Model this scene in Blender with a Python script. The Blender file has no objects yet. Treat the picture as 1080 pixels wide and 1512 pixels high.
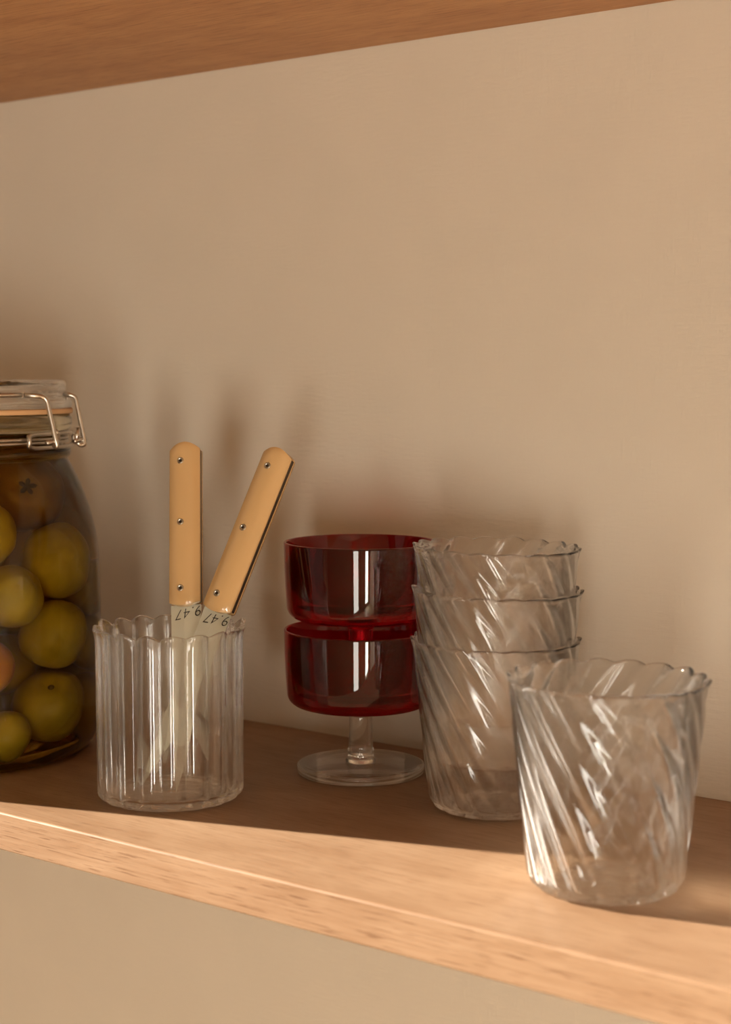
import bpy, bmesh, math, random
from mathutils import Vector, Matrix, Quaternion
from math import sin, cos, pi, sqrt, radians as R

S = bpy.context.scene
C = S.collection
rnd = random.Random(7)

# ------------------------------------------------------------------ helpers
def link(o, parent=None):
    C.objects.link(o)
    if parent is not None:
        o.parent = parent
    return o

def mesh_obj(name, verts, faces, mat=None, parent=None, smooth=True):
    me = bpy.data.meshes.new(name)
    me.from_pydata([tuple(v) for v in verts], [], faces)
    bm = bmesh.new(); bm.from_mesh(me)
    bmesh.ops.recalc_face_normals(bm, faces=bm.faces)
    bm.to_mesh(me); bm.free()
    for p in me.polygons:
        p.use_smooth = smooth
    if mat: me.materials.append(mat)
    return link(bpy.data.objects.new(name, me), parent)

def bm_obj(name, bm, mat=None, parent=None, smooth=False):
    me = bpy.data.meshes.new(name)
    bmesh.ops.recalc_face_normals(bm, faces=bm.faces)
    bm.to_mesh(me); bm.free()
    for p in me.polygons:
        p.use_smooth = smooth
    if mat: me.materials.append(mat)
    return link(bpy.data.objects.new(name, me), parent)

def empty(name, loc):
    o = bpy.data.objects.new(name, None)
    o.empty_display_size = .02
    o.location = loc
    return link(o)

def tag(o, label=None, cat=None, group=None, kind=None):
    if label: o['label'] = label
    if cat: o['category'] = cat
    if group: o['group'] = group
    if kind: o['kind'] = kind
    return o

def add_box(bm, lo, hi, bevel=0, segs=3):
    r = bmesh.ops.create_cube(bm, size=1)
    vs = r['verts']
    for v in vs:
        v.co = Vector([lo[i] + (v.co[i] + .5) * (hi[i] - lo[i]) for i in range(3)])
    if bevel:
        es = set(e for v in vs for e in v.link_edges)
        bmesh.ops.bevel(bm, geom=list(es), offset=bevel, segments=segs, affect='EDGES', profile=.5)

def box_obj(name, lo, hi, mat, parent=None, bevel=0, segs=3, smooth=False):
    bm = bmesh.new(); add_box(bm, lo, hi, bevel, segs)
    return bm_obj(name, bm, mat, parent, smooth)

def lathe(profile, segs=96, closed=False):
    """profile: list of (r,z); r==0 at an end collapses to a pole. Returns verts, faces."""
    V, F, rings = [], [], []
    for (r, z) in profile:
        if r <= 1e-9:
            rings.append([len(V)]); V.append((0, 0, z))
        else:
            rings.append(list(range(len(V), len(V) + segs)))
            for i in range(segs):
                a = 2 * pi * i / segs
                V.append((r * cos(a), r * sin(a), z))
    pairs = list(zip(rings, rings[1:])) + ([(rings[-1], rings[0])] if closed else [])
    for A, B in pairs:
        if len(A) == 1 and len(B) == 1: continue
        for i in range(segs):
            j = (i + 1) % segs
            if len(A) == 1: F.append((A[0], B[i], B[j]))
            elif len(B) == 1: F.append((A[i], A[j], B[0]))
            else: F.append((A[i], A[j], B[j], B[i]))
    return V, F

def smooth_profile(pts, n=6):
    """Catmull-Rom through points (r,z)."""
    out = []
    P = [pts[0]] + list(pts) + [pts[-1]]
    for k in range(1, len(P) - 2):
        p0, p1, p2, p3 = P[k-1], P[k], P[k+1], P[k+2]
        for i in range(n):
            t = i / n
            out.append(tuple(max(0, .5*((2*p1[d]) + (-p0[d]+p2[d])*t + (2*p0[d]-5*p1[d]+4*p2[d]-p3[d])*t*t
                             + (-p0[d]+3*p1[d]-3*p2[d]+p3[d])*t**3)) if d == 0 else
                       .5*((2*p1[d]) + (-p0[d]+p2[d])*t + (2*p0[d]-5*p1[d]+4*p2[d]-p3[d])*t*t
                             + (-p0[d]+3*p1[d]-3*p2[d]+p3[d])*t**3) for d in range(2)))
    out.append(tuple(pts[-1]))
    return out

def arc(cx, cz, r, a0, a1, n=6):
    return [(cx + r * cos(R(a0 + (a1 - a0) * i / n)), cz + r * sin(R(a0 + (a1 - a0) * i / n))) for i in range(n + 1)]

def tube(name, paths, rad, mat, parent=None, sides=10):
    """wires: each path is a list of points; swept with round section, capped."""
    V, F = [], []
    for path in paths:
        path = [Vector(p) for p in path]
        closed = (path[0] - path[-1]).length < 1e-6
        if closed: path = path[:-1]
        n = len(path)
        T = []
        for i in range(n):
            a = path[(i - 1) % n] if (closed or i > 0) else path[i]
            b = path[(i + 1) % n] if (closed or i < n - 1) else path[i]
            T.append((b - a).normalized())
        nrm = T[0].orthogonal().normalized()
        base = len(V)
        for i in range(n):
            if i:
                nrm = (nrm - T[i] * nrm.dot(T[i])).normalized()
            bn = T[i].cross(nrm)
            for k in range(sides):
                a = 2 * pi * k / sides
                V.append(path[i] + (nrm * cos(a) + bn * sin(a)) * rad)
        for i in range(n if closed else n - 1):
            j = (i + 1) % n
            for k in range(sides):
                l = (k + 1) % sides
                F.append((base + i*sides + k, base + i*sides + l, base + j*sides + l, base + j*sides + k))
        if not closed:
            F.append(tuple(base + k for k in range(sides)))
            F.append(tuple(base + (n-1)*sides + k for k in range(sides)))
    return mesh_obj(name, V, F, mat, parent)

def round_path(pts, r=.004, n=5):
    """fillet the corners of a polyline"""
    pts = [Vector(p) for p in pts]
    out = [pts[0]]
    for a, b, c in zip(pts, pts[1:], pts[2:]):
        d = min(r, (a-b).length*.45, (c-b).length*.45)
        p, q = b + (a-b).normalized()*d, b + (c-b).normalized()*d
        for i in range(n + 1):
            t = i / n
            out.append(p*(1-t)**2 + b*2*t*(1-t) + q*t*t)
    out.append(pts[-1])
    return out

# ------------------------------------------------------------------ materials
def mat(name):
    m = bpy.data.materials.new(name); m.use_nodes = True
    nt = m.node_tree; nt.nodes.clear()
    out = nt.nodes.new('ShaderNodeOutputMaterial')
    return m, nt, nt.nodes.new, nt.links.new, out

def simple(name, col, rough=.5, metal=0, spec=.5, bump=0, bscale=300, coat=0):
    m, nt, N, L, out = mat(name)
    b = N('ShaderNodeBsdfPrincipled')
    b.inputs['Base Color'].default_value = (*col, 1)
    b.inputs['Roughness'].default_value = rough
    b.inputs['Metallic'].default_value = metal
    b.inputs['Specular IOR Level'].default_value = spec
    b.inputs['Coat Weight'].default_value = coat
    if bump:
        tc = N('ShaderNodeTexCoord'); nz = N('ShaderNodeTexNoise'); bp = N('ShaderNodeBump')
        nz.inputs['Scale'].default_value = bscale; nz.inputs['Detail'].default_value = 4
        bp.inputs['Strength'].default_value = bump; bp.inputs['Distance'].default_value = .001
        L(tc.outputs['Object'], nz.inputs['Vector']); L(nz.outputs['Fac'], bp.inputs['Height'])
        L(bp.outputs['Normal'], b.inputs['Normal'])
    L(b.outputs['BSDF'], out.inputs['Surface'])
    return m

def glass(name, col=(1, 1, 1), ior=1.5, clear=0.0, rough=0.02, absorb=None, density=0):
    """Clear glass: untinted Fresnel reflection over tinted refraction; 'clear' is the share of light that
    passes straight through (thin blown walls hardly bend it)."""
    m, nt, N, L, out = mat(name)
    rf = N('ShaderNodeBsdfRefraction')
    rf.inputs['Color'].default_value = (*col, 1); rf.inputs['IOR'].default_value = ior
    rf.inputs['Roughness'].default_value = 0
    gl = N('ShaderNodeBsdfGlossy'); gl.inputs['Roughness'].default_value = rough
    gl.inputs['Color'].default_value = (1, 1, 1, 1)
    fr = N('ShaderNodeFresnel'); fr.inputs['IOR'].default_value = ior
    t = N('ShaderNodeBsdfTransparent'); t.inputs['Color'].default_value = (*col, 1)
    mx = N('ShaderNodeMixShader'); mx.inputs[0].default_value = clear
    L(rf.outputs[0], mx.inputs[1]); L(t.outputs[0], mx.inputs[2])
    mf = N('ShaderNodeMixShader')
    L(fr.outputs[0], mf.inputs[0]); L(mx.outputs[0], mf.inputs[1]); L(gl.outputs[0], mf.inputs[2])
    L(mf.outputs[0], out.inputs['Surface'])
    if absorb:
        a = N('ShaderNodeVolumeAbsorption')
        a.inputs['Color'].default_value = (*absorb, 1); a.inputs['Density'].default_value = density
        L(a.outputs[0], out.inputs['Volume'])
    return m

def wood(name, light, dark, rough=.42, offset=0.0, cross=False):
    m, nt, N, L, out = mat(name)
    tc = N('ShaderNodeTexCoord')
    b = N('ShaderNodeBsdfPrincipled')
    def noise(scale, detail, rough_=.55, loc=0.0, dist=0.0):
        mp = N('ShaderNodeMapping'); nz = N('ShaderNodeTexNoise')
        mp.inputs['Scale'].default_value = scale
        mp.inputs['Location'].default_value = (loc + offset, loc, loc)
        nz.inputs['Scale'].default_value = 1; nz.inputs['Detail'].default_value = detail
        nz.inputs['Roughness'].default_value = rough_; nz.inputs['Distortion'].default_value = dist
        L(tc.outputs['Object'], mp.inputs['Vector']); L(mp.outputs['Vector'], nz.inputs['Vector'])
        return nz.outputs['Fac']
    broad = noise((4, 38, 38), 4, .55, 0, .6)       # growth bands
    fine = noise((14, 620, 620), 3, .6, 3)          # fibres
    pore = noise((48, 1500, 1500), 2, .5, 7)          # short dark pores
    blot = noise((14, 22, 30), 3, .5, 11, 1.2)      # figure
    def ramp(fac, p0, p1, v0, v1):
        r = N('ShaderNodeMapRange'); r.interpolation_type = 'SMOOTHSTEP'
        r.inputs[1].default_value = p0; r.inputs[2].default_value = p1
        r.inputs[3].default_value = v0; r.inputs[4].default_value = v1
        L(fac, r.inputs[0]); return r.outputs[0]
    def math_(op, a, b_):
        n = N('ShaderNodeMath'); n.operation = op
        for i, v in enumerate((a, b_)):
            if isinstance(v, (int, float)): n.inputs[i].default_value = v
            else: L(v, n.inputs[i])
        return n.outputs[0]
    f = math_('ADD', math_('MULTIPLY', ramp(broad, .3, .7, 0, 1), .38), math_('MULTIPLY', ramp(fine, .3, .7, 0, 1), .36))
    f = math_('ADD', f, math_('MULTIPLY', ramp(blot, .35, .7, 0, 1), .26))
    mx = N('ShaderNodeMix'); mx.data_type = 'RGBA'
    mx.inputs[6].default_value = (*light, 1); mx.inputs[7].default_value = (*dark, 1)
    L(f, mx.inputs[0])
    mx2 = N('ShaderNodeMix'); mx2.data_type = 'RGBA'; mx2.blend_type = 'MULTIPLY'
    mx2.inputs[7].default_value = (.52, .42, .36, 1)
    L(ramp(pore, .57, .68, 0, .8), mx2.inputs[0]); L(mx.outputs[2], mx2.inputs[6])
    L(mx2.outputs[2], b.inputs['Base Color'])
    b.inputs['Roughness'].default_value = rough
    b.inputs['Specular IOR Level'].default_value = .35
    bp = N('ShaderNodeBump'); bp.inputs['Strength'].default_value = .25; bp.inputs['Distance'].default_value = .0004
    L(fine, bp.inputs['Height']); L(bp.outputs['Normal'], b.inputs['Normal'])
    L(b.outputs['BSDF'], out.inputs['Surface'])
    return m

def plaster(name, col, weave=True):
    m, nt, N, L, out = mat(name)
    tc = N('ShaderNodeTexCoord'); b = N('ShaderNodeBsdfPrincipled')
    def noise(scale, detail):
        mp = N('ShaderNodeMapping'); mp.inputs['Scale'].default_value = scale
        nz = N('ShaderNodeTexNoise'); nz.inputs['Scale'].default_value = 1; nz.inputs['Detail'].default_value = detail
        L(tc.outputs['Object'], mp.inputs['Vector']); L(mp.outputs[0], nz.inputs['Vector']); return nz.outputs['Fac']
    a = noise((90, 90, 420), 4); c = noise((420, 420, 90), 4); d = noise((14, 14, 14), 3)
    ad = N('ShaderNodeMath'); ad.operation = 'ADD'; L(a, ad.inputs[0]); L(c, ad.inputs[1])
    ad2 = N('ShaderNodeMath'); ad2.operation = 'MULTIPLY_ADD'; ad2.inputs[1].default_value = 1.5
    L(d, ad2.inputs[0]); L(ad.outputs[0], ad2.inputs[2])
    bp = N('ShaderNodeBump'); bp.inputs['Strength'].default_value = .45; bp.inputs['Distance'].default_value = .0006
    L(ad2.outputs[0], bp.inputs['Height']); L(bp.outputs[0], b.inputs['Normal'])
    cr = N('ShaderNodeMix'); cr.data_type = 'RGBA'
    cr.inputs[6].default_value = (*[x * .96 for x in col], 1); cr.inputs[7].default_value = (*[min(1, x * 1.04) for x in col], 1)
    L(d, cr.inputs[0]); L(cr.outputs[2], b.inputs['Base Color'])
    b.inputs['Roughness'].default_value = .75; b.inputs['Specular IOR Level'].default_value = .25
    L(b.outputs[0], out.inputs['Surface'])
    return m

def fruit_mat(name, c0, c1, c2):
    m, nt, N, L, out = mat(name)
    tc = N('ShaderNodeTexCoord'); b = N('ShaderNodeBsdfPrincipled')
    oi = N('ShaderNodeObjectInfo')
    nz = N('ShaderNodeTexNoise'); nz.noise_dimensions = '4D'
    nz.inputs['Scale'].default_value = 45; nz.inputs['Detail'].default_value = 3
    L(tc.outputs['Object'], nz.inputs['Vector'])
    ml = N('ShaderNodeMath'); ml.operation = 'MULTIPLY'; ml.inputs[1].default_value = 40
    L(oi.outputs['Random'], ml.inputs[0]); L(ml.outputs[0], nz.inputs['W'])
    rp = N('ShaderNodeValToRGB')
    rp.color_ramp.elements[0].position = .3; rp.color_ramp.elements[0].color = (*c0, 1)
    rp.color_ramp.elements[1].position = .75; rp.color_ramp.elements[1].color = (*c2, 1)
    e = rp.color_ramp.elements.new(.52); e.color = (*c1, 1)
    L(nz.outputs['Fac'], rp.inputs[0]); L(rp.outputs[0], b.inputs['Base Color'])
    b.inputs['Roughness'].default_value = .38
    b.inputs['Specular IOR Level'].default_value = .4
    L(b.outputs[0], out.inputs['Surface'])
    return m

M = dict(
    wood_low=wood('wood_low', (.37, .235, .142), (.25, .138, .073), .40),
    wood_up_lit=wood('wood_up_lit', (.60, .315, .135), (.40, .180, .070), .5, offset=5.3),  # upper board brighter and more orange: bounced light put into its wood colour
    wall=plaster('wall_paint', (.74, .66, .545)),
    room=simple('room_paint', (.52, .44, .35), .9, spec=.2),
    floor=wood('floor_wood', (.62, .46, .30), (.50, .35, .21), .5),
    frame=simple('window_frame_paint', (.62, .55, .46), .5),
    cup=glass('clear_fluted_glass', (.996, .993, .988), 1.47, .45, .02),
    swirl=glass('clear_swirl_glass', (.996, .994, .990), 1.47, .45, .02),
    red=glass('ruby_glass', (.58, .06, .08), 1.5, .25, .015),
    clear=glass('clear_stem_glass', (.985, .98, .965), 1.48, .35, .02),
    jar=glass('jar_glass', (.96, .94, .84), 1.40, .12, .03),
    lid=glass('lid_glass', (.985, .99, .985), 1.48, .2, .05),
    brine=None,
    gasket=simple('rubber_gasket', (.66, .40, .20), .6),
    wire=simple('steel_wire', (.62, .57, .50), .28, 1),
    steel=simple('satin_steel', (.72, .74, .64), .34, .45, bump=.05, bscale=600),
    tang=simple('dark_tang', (.11, .085, .06), .4, .6),
    horn=simple('caramel_resin', (.66, .42, .19), .15, 0, .5, coat=.3),
    rivet=simple('rivet_steel', (.45, .42, .36), .3, 1),
    hole=simple('rivet_recess', (.012, .010, .008), .5),
    ink=simple('etched_black', (.02, .018, .015), .6),
    fruit=fruit_mat('olive_fruit', (.42, .32, .022), (.54, .41, .030), (.62, .48, .05)),
    fruit_brown=fruit_mat('brown_fruit', (.17, .08, .010), (.25, .12, .014), (.33, .19, .022)),
    fruit_orange=fruit_mat('orange_fruit', (.60, .23, .008), (.66, .28, .012), (.58, .36, .03)),
    scar=simple('stem_scar', (.07, .045, .015), .8),
)
def brine_mat():
    m, nt, N, L, out = mat('brine')
    t = N('ShaderNodeBsdfTransparent'); L(t.outputs[0], out.inputs['Surface'])
    a = N('ShaderNodeVolumeAbsorption')
    a.inputs['Color'].default_value = (.70, .57, .10, 1); a.inputs['Density'].default_value = 38
    L(a.outputs[0], out.inputs['Volume'])
    return m
M['brine'] = brine_mat()

# ------------------------------------------------------------------ the setting
XL, XR, YF, ZF, ZC = -1.30, 3.20, -3.20, -1.30, 1.45
SHELF_D, SHELF_T, UP_Z = .2748, .0224, .4678

def struct(name, boxes, m):
    bm = bmesh.new()
    for lo, hi in boxes: add_box(bm, lo, hi)
    return tag(bm_obj(name, bm, m), kind='structure')

struct('wall_back', [((XL - .1, 0, ZF), (XR + .1, .1, ZC))], M['wall'])
struct('floor', [((XL - .1, YF - .1, ZF - .1), (XR + .1, .1, ZF))], M['floor'])
struct('ceiling', [((XL - .1, YF - .1, ZC), (XR + .1, .1, ZC + .1))], M['room'])
struct('wall_right', [((XR, YF, ZF), (XR + .1, 0, ZC))], M['room'])
# left wall with the low window the sun comes through
WY0, WY1, WZ0, WZ1 = -2.20, -.437, -.95, .85
struct('wall_left', [((XL - .1, WY1, ZF), (XL, 0, ZC)), ((XL - .1, YF, ZF), (XL, WY0, ZC)),
                     ((XL - .1, WY0, ZF), (XL, WY1, WZ0)), ((XL - .1, WY0, WZ1), (XL, WY1, ZC))], M['room'])
# front wall (behind the camera) with two tall windows
FW = [(.95, 1.52, -1.22, .15), (2.42, 2.90, -1.22, .15)]
struct('wall_front', [((XL, YF - .1, ZF), (FW[0][0], YF, ZC)), ((FW[0][1], YF - .1, ZF), (FW[1][0], YF, ZC)),
                      ((FW[1][1], YF - .1, ZF), (XR, YF, ZC))] +
       [((a, YF - .1, ZF), (b, YF, z0)) for a, b, z0, z1 in FW] +
       [((a, YF - .1, z1), (b, YF, ZC)) for a, b, z0, z1 in FW], M['room'])
for i, (a, b, z0, z1) in enumerate(FW):
    struct('window_%d' % (i + 1), [((a, YF - .09, z0), (a + .03, YF - .05, z1)), ((b - .03, YF - .09, z0), (b, YF - .05, z1)),
           ((a, YF - .09, z0), (b, YF - .05, z0 + .03)), ((a, YF - .09, z1 - .03), (b, YF - .05, z1))], M['frame'])
struct('window_3', [((XL - .098, WY0, WZ0), (XL - .06, WY0 + .02, WZ1)), ((XL - .098, WY1 - .02, WZ0), (XL - .06, WY1, WZ1)),
       ((XL - .098, WY0, WZ0), (XL - .06, WY1, WZ0 + .02)), ((XL - .098, WY0, WZ1 - .02), (XL - .06, WY1, WZ1))], M['frame'])

# ------------------------------------------------------------------ shelves
sh = box_obj('wooden_shelf', (XL, -SHELF_D, -SHELF_T), (1.5, 0, 0), M['wood_low'], bevel=.0011, segs=2)
tag(sh, 'lower wooden shelf board carrying the glassware, sunlit along its front edge', 'shelf', 'wooden wall shelves')
up = box_obj('wooden_shelf', (XL, -SHELF_D, UP_Z), (1.5, 0, UP_Z + SHELF_T), M['wood_up_lit'], bevel=.0011, segs=2)
tag(up, 'upper wooden shelf board above, seen from below against the wall', 'shelf', 'wooden wall shelves')

# ------------------------------------------------------------------ fluted and swirled tumblers
def lobe(t, e=.002):
    """rounded lobes that meet in narrow creases, 0..1 over one flute (t in flutes)"""
    return (sqrt(sin(pi * t) ** 2 + e) - sqrt(e)) / (sqrt(1 + e) - sqrt(e))

def tumbler(name, h, r_out, wall, floor_t, n, amp, twist, rim_wave, rim_flare, m, per=12, nz=44, jitter=0.0, in_amp=.8, foot_r=.006, in_e=.1, rib=0.0, rib_w=.09, lip_f=1.2):
    """one closed shell: r_out(s) outside radius for s in 0..1; twist(s) in radians."""
    N = n * per
    js = [rnd.uniform(-jitter, jitter) for _ in range(n)]
    jz = [rnd.uniform(.5, 1.5) for _ in range(n)]
    def g(i, s):
        th = 2 * pi * i / N
        a = (th - twist(s)) / (2 * pi) * n
        k = int(math.floor(a)) % n
        fr = a - math.floor(a)
        d = min(fr, 1 - fr)
        return lobe(fr) * (1 + js[k]) + rib / amp * math.exp(-(d / rib_w) ** 2), jz[k], lobe(fr, in_e) * (1 + js[k])
    V, F, rings = [], [], []
    def ring(fn):
        rings.append(list(range(len(V), len(V) + N)))
        for i in range(N):
            th = 2 * pi * i / N
            r, z = fn(i)
            V.append((r * cos(th), r * sin(th), z))
    def pole(z):
        rings.append([len(V)]); V.append((0, 0, z))
    # outside
    pole(.0012)
    R0 = r_out(0)
    ring(lambda i: (R0 * .55, .0011))
    for k in range(5):                                        # rounded foot
        a = R(-90 + 90 * k / 4 * .9)
        zc = foot_r
        def fn(i, a=a):
            q, _, _ = g(i, 0)
            am = amp * q * max(0, (a + pi / 2) / (pi / 2)) ** .7
            return (r_out(0) - foot_r + foot_r * cos(a) + am, max(0.0, foot_r + foot_r * sin(a)))
        ring(fn)
    s_lo = foot_r * 1.15 / h
    def zr(i, s):
        q, w, qi = g(i, s)
        e = max(0, (s - .93) / .07) ** 2
        e2 = max(0, (s - .985) / .015) ** 2
        z = s * h + e * rim_wave * (q * 1.6 - .8) * w
        r = r_out(s) + amp * q + e * rim_flare * q * w
        return r, z, e, e2, q, qi
    for k in range(nz + 1):
        s = s_lo + (1 - s_lo) * (k / nz)
        if k > nz - 3: s = s_lo + (1 - s_lo) * ((nz - 3) / nz + (k - nz + 3) / nz)
        def fn(i, s=s):
            r, z, e, e2, q, qi = zr(i, s); return r + e2 * .0004, z
        ring(fn)
    # rounded fire-polished lip
    lip = wall * lip_f
    for k in range(1, 6):
        a = R(180 * k / 6)
        def fn(i, a=a):
            r, z, e, e2, q, qi = zr(i, 1); return r + .0004 - lip / 2 + lip / 2 * cos(a), z + lip * .55 * sin(a)
        ring(fn)
    # inside
    s_in = floor_t / h
    for k in range(nz + 1):
        s = 1 - (1 - s_in - .035) * (k / nz)
        def fn(i, s=s):
            r, z, e, e2, q, qi = zr(i, s)
            return r_out(s) - wall + amp * (qi if e == 0 else q * e + qi * (1 - e)) * in_amp + e * rim_flare * q * .9 - (e2 * .0002), z
        ring(fn)
    for k in range(1, 5):
        a = R(90 * k / 5)
        def fn(i, a=a):
            _, _, q = g(i, s_in)
            rr = r_out(s_in + .035) - wall + amp * q * in_amp * (1 - k / 6)
            f = .035 * h
            return rr - f * (1 - cos(a)) , floor_t + f * (1 - sin(a))
        ring(fn)
    ring(lambda i: (r_out(0) * .45, floor_t - .0004))
    pole(floor_t - .0008)
    for A, B in zip(rings, rings[1:]):
        if len(A) == 1 and len(B) == 1: continue
        for i in range(N):
            j = (i + 1) % N
            if len(A) == 1: F.append((A[0], B[j], B[i]))
            elif len(B) == 1: F.append((A[i], A[j], B[0]))
            else: F.append((A[i], A[j], B[j], B[i]))
    return mesh_obj(name, V, F, m)

CUP = Vector((-.6613, -.1895, .0003))
cup = tumbler('fluted_tumbler', .1005, lambda s: .0420 + .0003 * s, .0014, .0045, 18, .0019, lambda s: .12,
              .0024, .0014, M['cup'], jitter=.14, foot_r=.005, in_amp=.90, lip_f=1.7)
cup.location = CUP
tag(cup, 'short straight fluted glass tumbler holding the two table knives', 'tumbler')

tw = lambda s: -R(56 * s + 24 * s * s)
def r_sw(s):
    return .0372 + (.0478 - .0372) * (s ** .92)
sw = tumbler('swirl_tumbler', .1030, lambda s: r_sw(s) - .0010, .0011, .0035, 18, .0017, tw, .0009, .0007, M['swirl'], per=20, jitter=.10, in_amp=.80, in_e=.06, lip_f=1.3, foot_r=.006)
sw.location = (-.3712, -.1851, .0003); sw.rotation_euler = (0, 0, R(14))
tag(sw, 'single swirl-ribbed glass tumbler standing at the sunlit front of the shelf', 'tumbler', 'swirled glass tumblers')

STACK = Vector((-.4933, -.0935, .0003))
IR = Vector((.80, .60, 0))                 # along the view, to the right
labs = ['bottom swirl-ribbed glass tumbler of the nested stack, standing on the shelf',
        'middle swirl-ribbed glass tumbler of the nested stack beside red goblets',
        'topmost swirl-ribbed glass tumbler of the nested stack, nearest the upper shelf']
for k, (dz, dx, rot, tilt) in enumerate([(0, 0, 5, 0), (.0287, -.0007, 41, .8), (.0534, -.0014, 60.7, 1.0)]):
    o = sw.copy(); C.objects.link(o)
    o.location = STACK + Vector((0, 0, dz)) + IR * dx
    o.rotation_euler = (0, 0, 0)
    ax = Vector((.6, -.8, 0))              # lean to the left in the view
    o.rotation_mode = 'QUATERNION'
    o.rotation_quaternion = Quaternion(ax, -R(tilt)) @ Quaternion((0, 0, 1), R(rot))
    o.scale = (1, 1, .955) if k < 2 else (.982, .982, .955)
    o['label'] = labs[k]

# ------------------------------------------------------------------ ruby goblets
def goblet(loc, label, rz):
    g = empty('stemmed_goblet', loc); g.rotation_euler = (0, 0, rz)
    tag(g, label, 'goblet', 'red bowled dessert goblets')
    outer = [(0, .0362), (.0066, .0362), (.0080, .0366), (.0087, .0385), (.0102, .0412), (.0150, .0428), (.030, .0434)] + \
            arc(.0385, .0515, .0082, -88, -4, 8) + [(.0474, .062), (.0481, .076), (.0485, .0905)]
    rim = arc(.0476, .0908, .0009, 10, 170, 5)
    inner = [(.0462, .078), (.0450, .064), (.0434, .0575), (.0405, .0536), (.036, .0502), (.028, .0482), (.014, .0473), (0, .0471)]
    V, F = lathe(outer + rim + inner, 128)
    mesh_obj('bowl', V, F, M['red'], g)
    stem = [(0, .0064), (.0096, .0064), (.0097, .0076), (.0089, .0088), (.0083, .0102), (.0084, .0135), (.0080, .0150), (.0077, .0165),
            (.0074, .025), (.0073, .0335), (.0072, .0361), (0, .0361)]
    V, F = lathe(stem[:1] + stem[1:2] + smooth_profile(stem[2:-1], 4) + stem[-1:], 64)
    o = mesh_obj('stem', V, F, M['clear'], g); o['label'] = 'clear glass stem'
    foot = [(0, .0012), (.030, .0009), (.0385, .0001), (.0398, .0003), (.0404, .0011), (.0404, .0044), (.0400, .0051), (.0390, .0054),
            (.028, .0057), (.015, .0061), (.0098, .0063), (0, .0063)]
    V, F = lathe(foot, 128)
    o = mesh_obj('foot', V, F, M['clear'], g); o['label'] = 'clear glass disc foot'
    return g
G0 = Vector((-.6064, -.0735, .0002))
goblet(G0, 'lower red goblet standing on the shelf on its clear foot', .3)
g2 = goblet(G0 + Vector((0, 0, .0550)), 'upper red goblet stacked inside the bowl of the lower goblet', 1.1)

# ------------------------------------------------------------------ table knives
L_B, L_H = .113, .107
def text_mesh(body, size):
    cu = bpy.data.curves.new('txt', 'FONT'); cu.body = body; cu.size = size; cu.shear = .28
    cu.extrude = .00004; cu.offset = -size * .016; cu.space_character = 1.08
    o = bpy.data.objects.new('txt', cu); C.objects.link(o)
    bpy.context.view_layer.update()
    dg = bpy.context.evaluated_depsgraph_get()
    me = bpy.data.meshes.new_from_object(o.evaluated_get(dg))
    C.objects.unlink(o); bpy.data.objects.remove(o)
    me.materials.clear()
    return me

def scale_mesh(side):
    """one handle scale; side -1 faces the viewer"""
    nu, nv = 14, 30
    t0, w = .0019, .0098
    V, F = [], []
    def pt(u, v, lift):
        zb = L_B + .0026 * u * u; zt = L_B + L_H - .0042 * u * u
        z = zb + (zt - zb) * v
        e = 1.0
        if v < .02: e = .80 + .2 * (v / .02)
        if v > .98: e = .80 + .2 * ((1 - v) / .02)
        d = (.0018 + .0036 * (1 - abs(u) ** 2.4)) * e
        return (u * w, side * (t0 + (d if lift else 0)), z)
    vs = [0, .008, .02] + [.02 + .96 * i / (nv - 4) for i in range(1, nv - 4)] + [.98, .992, 1]
    us = [-1 + 2 * i / nu for i in range(nu + 1)]
    us = [-1, -.97] + us[1:-1] + [.97, 1]
    for lift in (1, 0):
        for v in vs:
            for u in us: V.append(pt(u, v, lift))
    a, b = len(us), len(vs)
    idx = lambda l, j, i: l * a * b + j * a + i
    for l in (0, 1):
        for j in range(b - 1):
            for i in range(a - 1):
                F.append((idx(l, j, i), idx(l, j, i+1), idx(l, j+1, i+1), idx(l, j+1, i)))
    for j in range(b - 1):
        for i in (0, a - 1): F.append((idx(0, j, i), idx(0, j+1, i), idx(1, j+1, i), idx(1, j, i)))
    for i in range(a - 1):
        for j in (0, b - 1): F.append((idx(0, j, i), idx(0, j, i+1), idx(1, j, i+1), idx(1, j, i)))
    return V, F

def blade_mesh():
    nz, V, F = 36, [], []
    for k in range(nz + 1):
        t = k / nz                                   # 0 tip .. 1 handle
        z = t * L_B * 1.012
        left = -.0062 - .0032 * (t ** .8)
        right = -.0060 + .0155 * (1 - (1 - t) ** 2.6)
        if t > .96: right = .0095
        th = .0005 + .0008 * min(1, t * 1.5)
        if k == 0: right = left + .0004
        m_ = left + (right - left) * .45
        V += [(left, -th*.8, z), (m_, -th, z), (right, -.00012, z), (right, .00012, z), (m_, th, z), (left, th*.8, z)]
    for k in range(nz):
        for i in range(6):
            j = (i + 1) % 6
            F.append((k*6+i, k*6+j, (k+1)*6+j, (k+1)*6+i))
    F.append(tuple(range(6))); F.append(tuple(nz*6+i for i in range(6)))
    return V, F

def scale_y(u):
    return -(.0019 + .0018 + .0036 * (1 - abs(u) ** 2.4))

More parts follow.
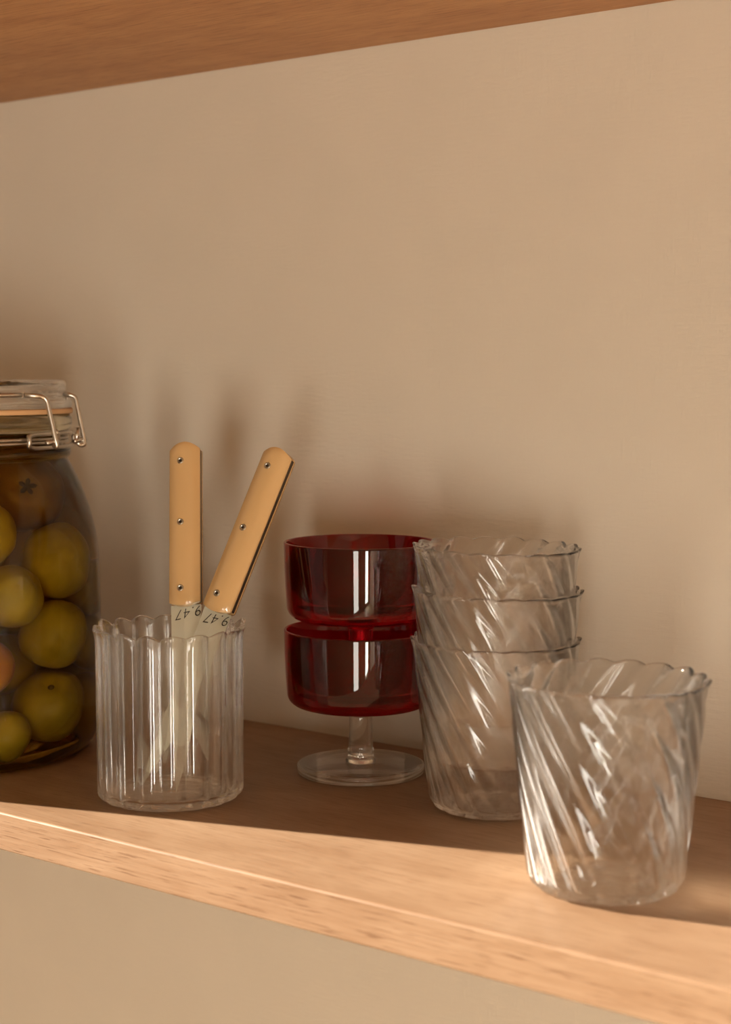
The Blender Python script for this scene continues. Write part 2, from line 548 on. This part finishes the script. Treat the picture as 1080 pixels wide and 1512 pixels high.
def knife(tip, axis, turn, label):
    a = Vector(axis).normalized()
    n = Vector((.58, -.81, .08)); n = (n - a * n.dot(a)).normalized()
    n = Quaternion(a, R(turn)) @ n
    y = -n; x = y.cross(a)
    mtx = Matrix((x, y, a)).transposed().to_4x4(); mtx.translation = Vector(tip)
    k = empty('table_knife', tip); k.matrix_world = mtx
    tag(k, label, 'knife', 'table knives in the fluted tumbler')
    V, F = blade_mesh(); bl = mesh_obj('blade', V, F, M['steel'], k, smooth=False)
    for p in bl.data.polygons: p.use_smooth = False
    me = text_mesh('9.47', .0092)
    xs = [v.co.x for v in me.vertices]; ys = [v.co.y for v in me.vertices]
    cx, cy = (min(xs) + max(xs)) / 2, (min(ys) + max(ys)) / 2
    an = R(8)
    for v in me.vertices:
        px, py = -(v.co.x - cx), -(v.co.y - cy)
        px, py = px * cos(an) - py * sin(an), px * sin(an) + py * cos(an)
        v.co = (px + .0012, -.00128 - v.co.z - .00004, L_B - .0040 + py)
    me.materials.append(M['ink'])
    o = bpy.data.objects.new('lettering', me); link(o, bl); o['label'] = 'black lettering 9.47 etched upside down'
    V, F = scale_mesh(-1); mesh_obj('handle_scale', V, F, M['horn'], k)
    V, F = scale_mesh(1); mesh_obj('handle_scale', V, F, M['horn'], k)
    for nm in k.children:
        if nm.name.startswith('handle_scale'):
            md = nm.modifiers.new('edge', 'EDGE_SPLIT'); md.split_angle = R(50)
    o = box_obj('tang', (-.0096, -.00188, L_B + .0030), (.0096, .00188, L_B + L_H - .0044), M['tang'], k)
    for fz in (.12, .50, .90):
        z = L_B + L_H * (1 - fz)
        u = -.17
        V, F = lathe([(0, -.0006), (.0021, -.0006), (.0021, .0001), (.0018, .0004), (.0014, .00035), (.0011, -.0001), (0, -.0001)], 24)
        V = [(v[0], -v[2], v[1]) for v in V]
        rv = mesh_obj('rivet', V, F, M['rivet'], k); rv.location = (u * .0098, scale_y(u), z)
        V, F = lathe([(0, -.0003), (.00112, -.0003), (.00112, .00006), (0, .00006)], 6)
        V = [(v[0], -v[2], v[1]) for v in V]
        mesh_obj('socket', V, F, M['hole'], rv, smooth=False)
    return k
knife((-.6469, -.1911, .0052), (-.2726, .3015, .9137), -8, 'upright table knife with caramel handle leaning back in the fluted tumbler')
knife((-.6669, -.2037, .0052), (.146, .3986, .9054), -24, 'table knife tilted to the right in the fluted tumbler, dark tang edge showing')

# ------------------------------------------------------------------ clip-top jar
JX = Vector((-.8593, -.1868, .0004))
TC, RT = Vector((.78, -.626, 0)), Vector((.626, .78, 0))       # towards the viewer / to the right
jar = empty('preserving_jar', JX)
tag(jar, 'large clip-top glass preserving jar filled with olive-green fruit in brine', 'jar')
body_pts = [(.0800, .0002), (.0870, .0035), (.0925, .0120), (.0948, .026), (.0954, .045), (.0954, .085), (.0953, .115), (.0948, .126), (.0932, .143),
            (.0893, .160), (.0838, .176), (.0775, .190), (.0745, .1955)]
outer = [(0, .0040), (.060, .0034), (.074, .0012)] + smooth_profile(body_pts, 4) + \
        [(.0752, .1962), (.0766, .1975), (.0770, .1995), (.0766, .2015), (.0750, .2028), (.0735, .2036), (.0730, .2060), (.0733, .2125),
         (.0755, .2140), (.0775, .2152), (.0780, .2180), (.0778, .2225), (.0765, .2245), (.0740, .2250)]
innr = [(.0700, .2248), (.0688, .2235), (.0684, .2190), (.0684, .2150), (0, .2150)]
V, F = lathe(outer + innr, 128); mesh_obj('jar_body', V, F, M['jar'], jar)
bp = [(0, .0075), (.074, .0075), (.083, .0085), (.0890, .0150), (.0908, .027), (.0912, .05), (.0912, .10), (.0908, .124), (.0892, .143), (.0853, .159),
      (.0798, .174), (.0738, .187), (.0705, .194), (.0700, .203), (.0682, .2110), (.0678, .2142), (0, .2142)]
V, F = lathe(bp, 96); mesh_obj('brine', V, F, M['brine'], jar)
V, F = lathe([(.0695, .2252), (.0782, .2252), (.0786, .2262), (.0786, .2274), (.0782, .2284), (.0695, .2284)], 96, closed=True)
o = mesh_obj('rubber_gasket', V, F, M['gasket'], jar); o['label'] = 'orange-brown rubber sealing ring'
lid = [(0, .2302), (.060, .2300), (.0665, .2286), (.0770, .2286), (.0779, .2292), (.0781, .2310), (.0777, .2335), (.0768, .2352), (.0750, .2362), (.0737, .2368),
       (.0730, .2374), (.0730, .2382), (.0734, .2390), (.0740, .2398), (.0743, .2412), (.0743, .2448), (.0738, .2462), (.0728, .2470), (.0690, .2472), (.0672, .2468),
       (.0660, .2450), (.0640, .2432), (.058, .2420), (.030, .2424), (0, .2426)]
V, F = lathe(lid, 128)
# row of fine notches round the top edge of the lid
V = [(v[0], v[1], v[2] + (.0003 * sin(60 * math.atan2(v[1], v[0])) if v[2] > .2461 and math.hypot(v[0], v[1]) > .067 else 0)) for v in V]
mesh_obj('lid', V, F, M['lid'], jar)

def jp(lat, toward, z):            # jar-local point from lateral / toward-viewer offsets
    p = RT * lat + TC * toward; return Vector((p.x, p.y, z))
def jpa(deg, r, z):                # angle to the right of the viewer direction
    return jp(r * sin(R(deg)), r * cos(R(deg)), z)
PHI = 60
er = jpa(PHI, 1, 0); et = jpa(PHI - 90, 1, 0)                  # outwards, and back towards the viewer's left
def wire_pt(out, t, z): 
    p = er * out + et * t; return Vector((p.x, p.y, z))
neck = [jpa(a, .0745, .2092) for a in range(0, 361, 5)]
neck2 = [jpa(a, .0747, .2068) for a in range(0, 361, 5)]
neck[-1] = neck[0]; neck2[-1] = neck2[0]
tube('neck_wire', [neck, neck2], .0011, M['wire'], jar)
loop = []
for i in range(41):
    q = 2 * pi * i / 40
    sx = max(-1, min(1, 1.25 * cos(q))); sz = max(-1, min(1, 1.25 * sin(q)))
    loop.append(jpa(57 + 21 * sx, .0762 + .0035 * cos(q) ** 2, .2082 + .0044 * sz))
loop[-1] = loop[0]
tube('wire_loop', [loop], .0014, M['wire'], jar)
bail = []
arcpts = [jpa(a, .0752, .2377) for a in range(-282, 39, 4)]
for sgn, a0 in ((1, 36), (-1, 74)):
    t = .0205 * sgn
    top = jpa(a0, .0752, .2377)
    path = [top, wire_pt(.0790, t * 1.02, .2366), wire_pt(.0850, t, .2090), wire_pt(.0858, t * .98, .2048), wire_pt(.0835, t * .9, .2042), wire_pt(.0815, t * .8, .2066)]
    bail.append(round_path(path, .0045, 6))
ring = [jpa(a, .0752, .2377) for a in range(74 - 360, 37, 4)]
tube('bail_wire', [ring] + bail, .00155, M['wire'], jar)
rods = []
for sgn in (1, -1):
    t = .0205 * sgn
    rods.append([wire_pt(.0822, t * 1.35 , .2075), wire_pt(.0838, t * .95, .2080), wire_pt(.0835, t * .45, .2072)])
    rods.append(round_path([wire_pt(.0832, t * .62, .2078), wire_pt(.0835, t * .70, .2125), wire_pt(.0830, t * .82, .2150)], .001, 3))
tube('pivot_wire', rods, .0015, M['wire'], jar)

# fruit in the brine
FR = [
('A',0.0348,0.0141,0.1675,0.0245),
('B',0.0562,0.0296,0.1280,0.0238),
('C',0.0309,0.0602,0.1104,0.0205),
('D',0.0542,0.0364,0.0824,0.0232),
('E',0.0500,0.0359,0.0364,0.0238),
('F',0.0130,0.0660,0.0670,0.0205),
('G',0.0594,-0.0120,0.0295,0.0210),
('H',0.0269,0.0641,0.0240,0.0155),
('I',0.0695,-0.0035,0.1061,0.0189),
('K',-0.0099,0.0673,0.1120,0.0205),
('L',0.0155,0.0572,0.1480,0.0205),
('J2',0.0666,-0.0121,0.0691,0.0200),
('M',-0.0120,0.0657,0.0290,0.0197),
('h',0.0187,-0.0056,0.0993,0.0227),
('h',-0.0213,-0.0144,0.0505,0.0215),
('h',-0.0643,-0.0002,0.0311,0.0226),
('h',-0.0608,-0.0219,0.0708,0.0239),
('h',-0.0212,-0.0236,0.0918,0.0219),
('h',0.0387,-0.0506,0.0318,0.0233),
('h',0.0202,0.0173,0.0629,0.0213),
('h',-0.0484,-0.0419,0.0314,0.0229),
('h',-0.0560,-0.0365,0.1127,0.0217),
('h',0.0133,-0.0375,0.0676,0.0235),
('h',-0.0628,0.0239,0.0666,0.0213),
('h',-0.0292,-0.0604,0.0655,0.0214),
('h',0.0000,-0.0330,0.1278,0.0218),
('h',-0.0507,0.0408,0.0301,0.0216),
('h',-0.0025,-0.0658,0.0991,0.0227),
('h',-0.0187,0.0168,0.0786,0.0215),
('h',0.0498,-0.0411,0.0961,0.0239),
('h',-0.0058,-0.0535,0.0306,0.0221),
('h',-0.0102,0.0240,0.0321,0.0236),
('h',-0.0307,0.0573,0.0659,0.0235),
('h',0.0170,-0.0115,0.0311,0.0226),
]
LAB = dict(
 A=('brown bruised fruit with a dried star-shaped stem scar below the jar neck', 'fruit_brown'),
 B=('largest clear olive-green fruit high on the right, just under the brown one', 'fruit'),
 C=('pale olive fruit at mid height, left of and below the high right-hand fruit', 'fruit'),
 D=('squarish olive fruit halfway down the jar, above the one with the blossom dimple', 'fruit'),
 E=('yellow-green fruit with a blossom dimple on top, low in the jar', 'fruit'),
 F=('orange-tinged fruit cut off by the left photo edge at half jar height', 'fruit_orange'),
 G=('dim olive fruit against the jar floor at the lower right rounded corner', 'fruit'),
 H=('shaded olive fruit at the very bottom front of the jar', 'fruit'),
 I=('dark olive fruit at the right jar wall, behind the squarish one and higher', 'fruit'),
 K=('olive fruit left of the pale mid-height one, beyond the left photo edge', 'fruit'),
 L=('grey-lit olive fruit at the left photo edge, below the brown one', 'fruit'),
 J2=('dark olive fruit at the right jar wall, behind the dimpled one', 'fruit'),
 M=('olive fruit on the jar floor left of the bottom front one', 'fruit'))
def fruit(k, u, w, z, r):
    V, F = lathe([(r * sin(pi * i / 28), -r * cos(pi * i / 28)) for i in range(29)], 48)
    ph = rnd.uniform(0, 6.28); nl = rnd.choice((4, 5, 5, 6))
    out = []
    for x, y, zz in V:
        p = Vector((x, y, zz)).normalized(); th = math.atan2(p.y, p.x)
        sh_ = sqrt(max(0, 1 - p.z * p.z))
        rr = r * (1 + .030 * sh_ * cos(nl * th + ph) * (.5 + .5 * abs(p.z)))
        rr *= 1 - .20 * math.exp(-((1 - p.z) / .035)) - .09 * math.exp(-((1 + p.z) / .02))
        out.append((p.x * rr, p.y * rr, p.z * rr * .95))
    o = mesh_obj('pickled_fruit', out, F, M[LAB[k][1]] if k in LAB else M['fruit'])
    V2, F2 = lathe([(0, .0012), (.0012, .0012), (.0022, .0004), (.0024, -.0006), (0, -.0010)], 12)
    st = mesh_obj('blossom_scar' if k != 'A' else 'stem_scar', V2, F2, M['scar'], o)
    st.location = (0, 0, r * .95 * .81)
    p = JX + TC * w + RT * u + Vector((0, 0, z)); o.location = p
    d = Vector((rnd.uniform(-1, 1), rnd.uniform(-1, 1), rnd.uniform(-1, 1))).normalized()
    if k == 'A': d = (TC * .85 + RT * .22 + Vector((0, 0, .28))).normalized()
    elif k == 'E': d = (TC * .70 + RT * .12 + Vector((0, 0, .75))).normalized()
    elif k in LAB and d.dot(TC) > -.2: d = -d if (-d).dot(TC) < -.2 else (d - TC * 1.5).normalized()
    o.rotation_mode = 'QUATERNION'
    o.rotation_quaternion = Vector((0, 0, 1)).rotation_difference(d)
    if k in LAB: tag(o, LAB[k][0], 'fruit', 'pickled fruit in the jar')
    else: tag(o, 'olive-green pickled fruit packed at the hidden back and left of the jar', 'fruit', 'pickled fruit at the back of the jar')
    if k == 'A':
        for j in range(5):                                    # dried calyx points
            q = 2 * pi * j / 5
            V3, F3 = lathe([(0, -.0004), (.0016, 0), (0, .0010)], 6)
            V3 = [(v[0] * (1.2 + .9 * rnd.random()), v[1], v[2]) for v in V3]
            s_ = mesh_obj('calyx_point', V3, F3, M['scar'], o, smooth=False)
            s_.location = (cos(q) * .0032, sin(q) * .0032, r * .95 * .845 + .0016); s_.rotation_euler = (0, -.35, q)
    return o
for a in FR:
    fruit(a[0], a[1], a[2], a[3], a[4] * .965)

# ------------------------------------------------------------------ light
def area(name, loc, rot, sx, sy, energy, col):
    l = bpy.data.lights.new(name, 'AREA'); l.shape = 'RECTANGLE'; l.size = sx; l.size_y = sy
    l.energy = energy; l.color = col
    o = bpy.data.objects.new(name, l); o.location = loc; o.rotation_euler = rot; C.objects.link(o); return o
for i, (a, b, z0, z1) in enumerate(FW):
    area('window_daylight', ((a + b) / 2, YF - .04, (z0 + z1) / 2), (R(90), 0, 0), b - a - .06, z1 - z0 - .06, (24, 52)[i], (1, .945, .83))
su = bpy.data.lights.new('evening_sun', 'SUN'); su.energy = 17; su.angle = R(.25); su.color = (1, .93, .80)
so = bpy.data.objects.new('evening_sun', su); C.objects.link(so)
el, az = R(20), R(17.4)
so.rotation_euler = Vector((cos(el) * cos(az), cos(el) * sin(az), -sin(el))).to_track_quat('-Z', 'Y').to_euler()
so.location = (-3, -1, 1)
w = bpy.data.worlds.new('sky'); S.world = w; w.use_nodes = True
bg = w.node_tree.nodes['Background']; bg.inputs[0].default_value = (1, .86, .68, 1); bg.inputs[1].default_value = .22

# ------------------------------------------------------------------ camera
cam = bpy.data.cameras.new('camera'); co = bpy.data.objects.new('camera', cam); C.objects.link(co)
cam.sensor_fit = 'VERTICAL'; cam.sensor_height = 36; cam.lens = 2380 / 1512 * 36
co.location = (0, -.8758, .25)
fw = Vector((-.59846112, .79673717, -.08398912))
co.rotation_euler = fw.to_track_quat('-Z', 'Y').to_euler()
cam.clip_start = .01
cam.dof.use_dof = True; cam.dof.focus_distance = .96; cam.dof.aperture_fstop = 7.5
S.camera = co

S.view_settings.view_transform = 'Standard'; S.view_settings.look = 'None'
S.view_settings.gamma = 1; S.view_settings.use_curve_mapping = False
S.view_settings.exposure = 0.3
cy = S.cycles
cy.max_bounces = 64; cy.transmission_bounces = 64; cy.glossy_bounces = 64; cy.diffuse_bounces = 5; cy.transparent_max_bounces = 64
cy.caustics_reflective = True; cy.caustics_refractive = True
cy.sample_clamp_indirect = 6; cy.blur_glossy = .6
cy.use_denoising = True
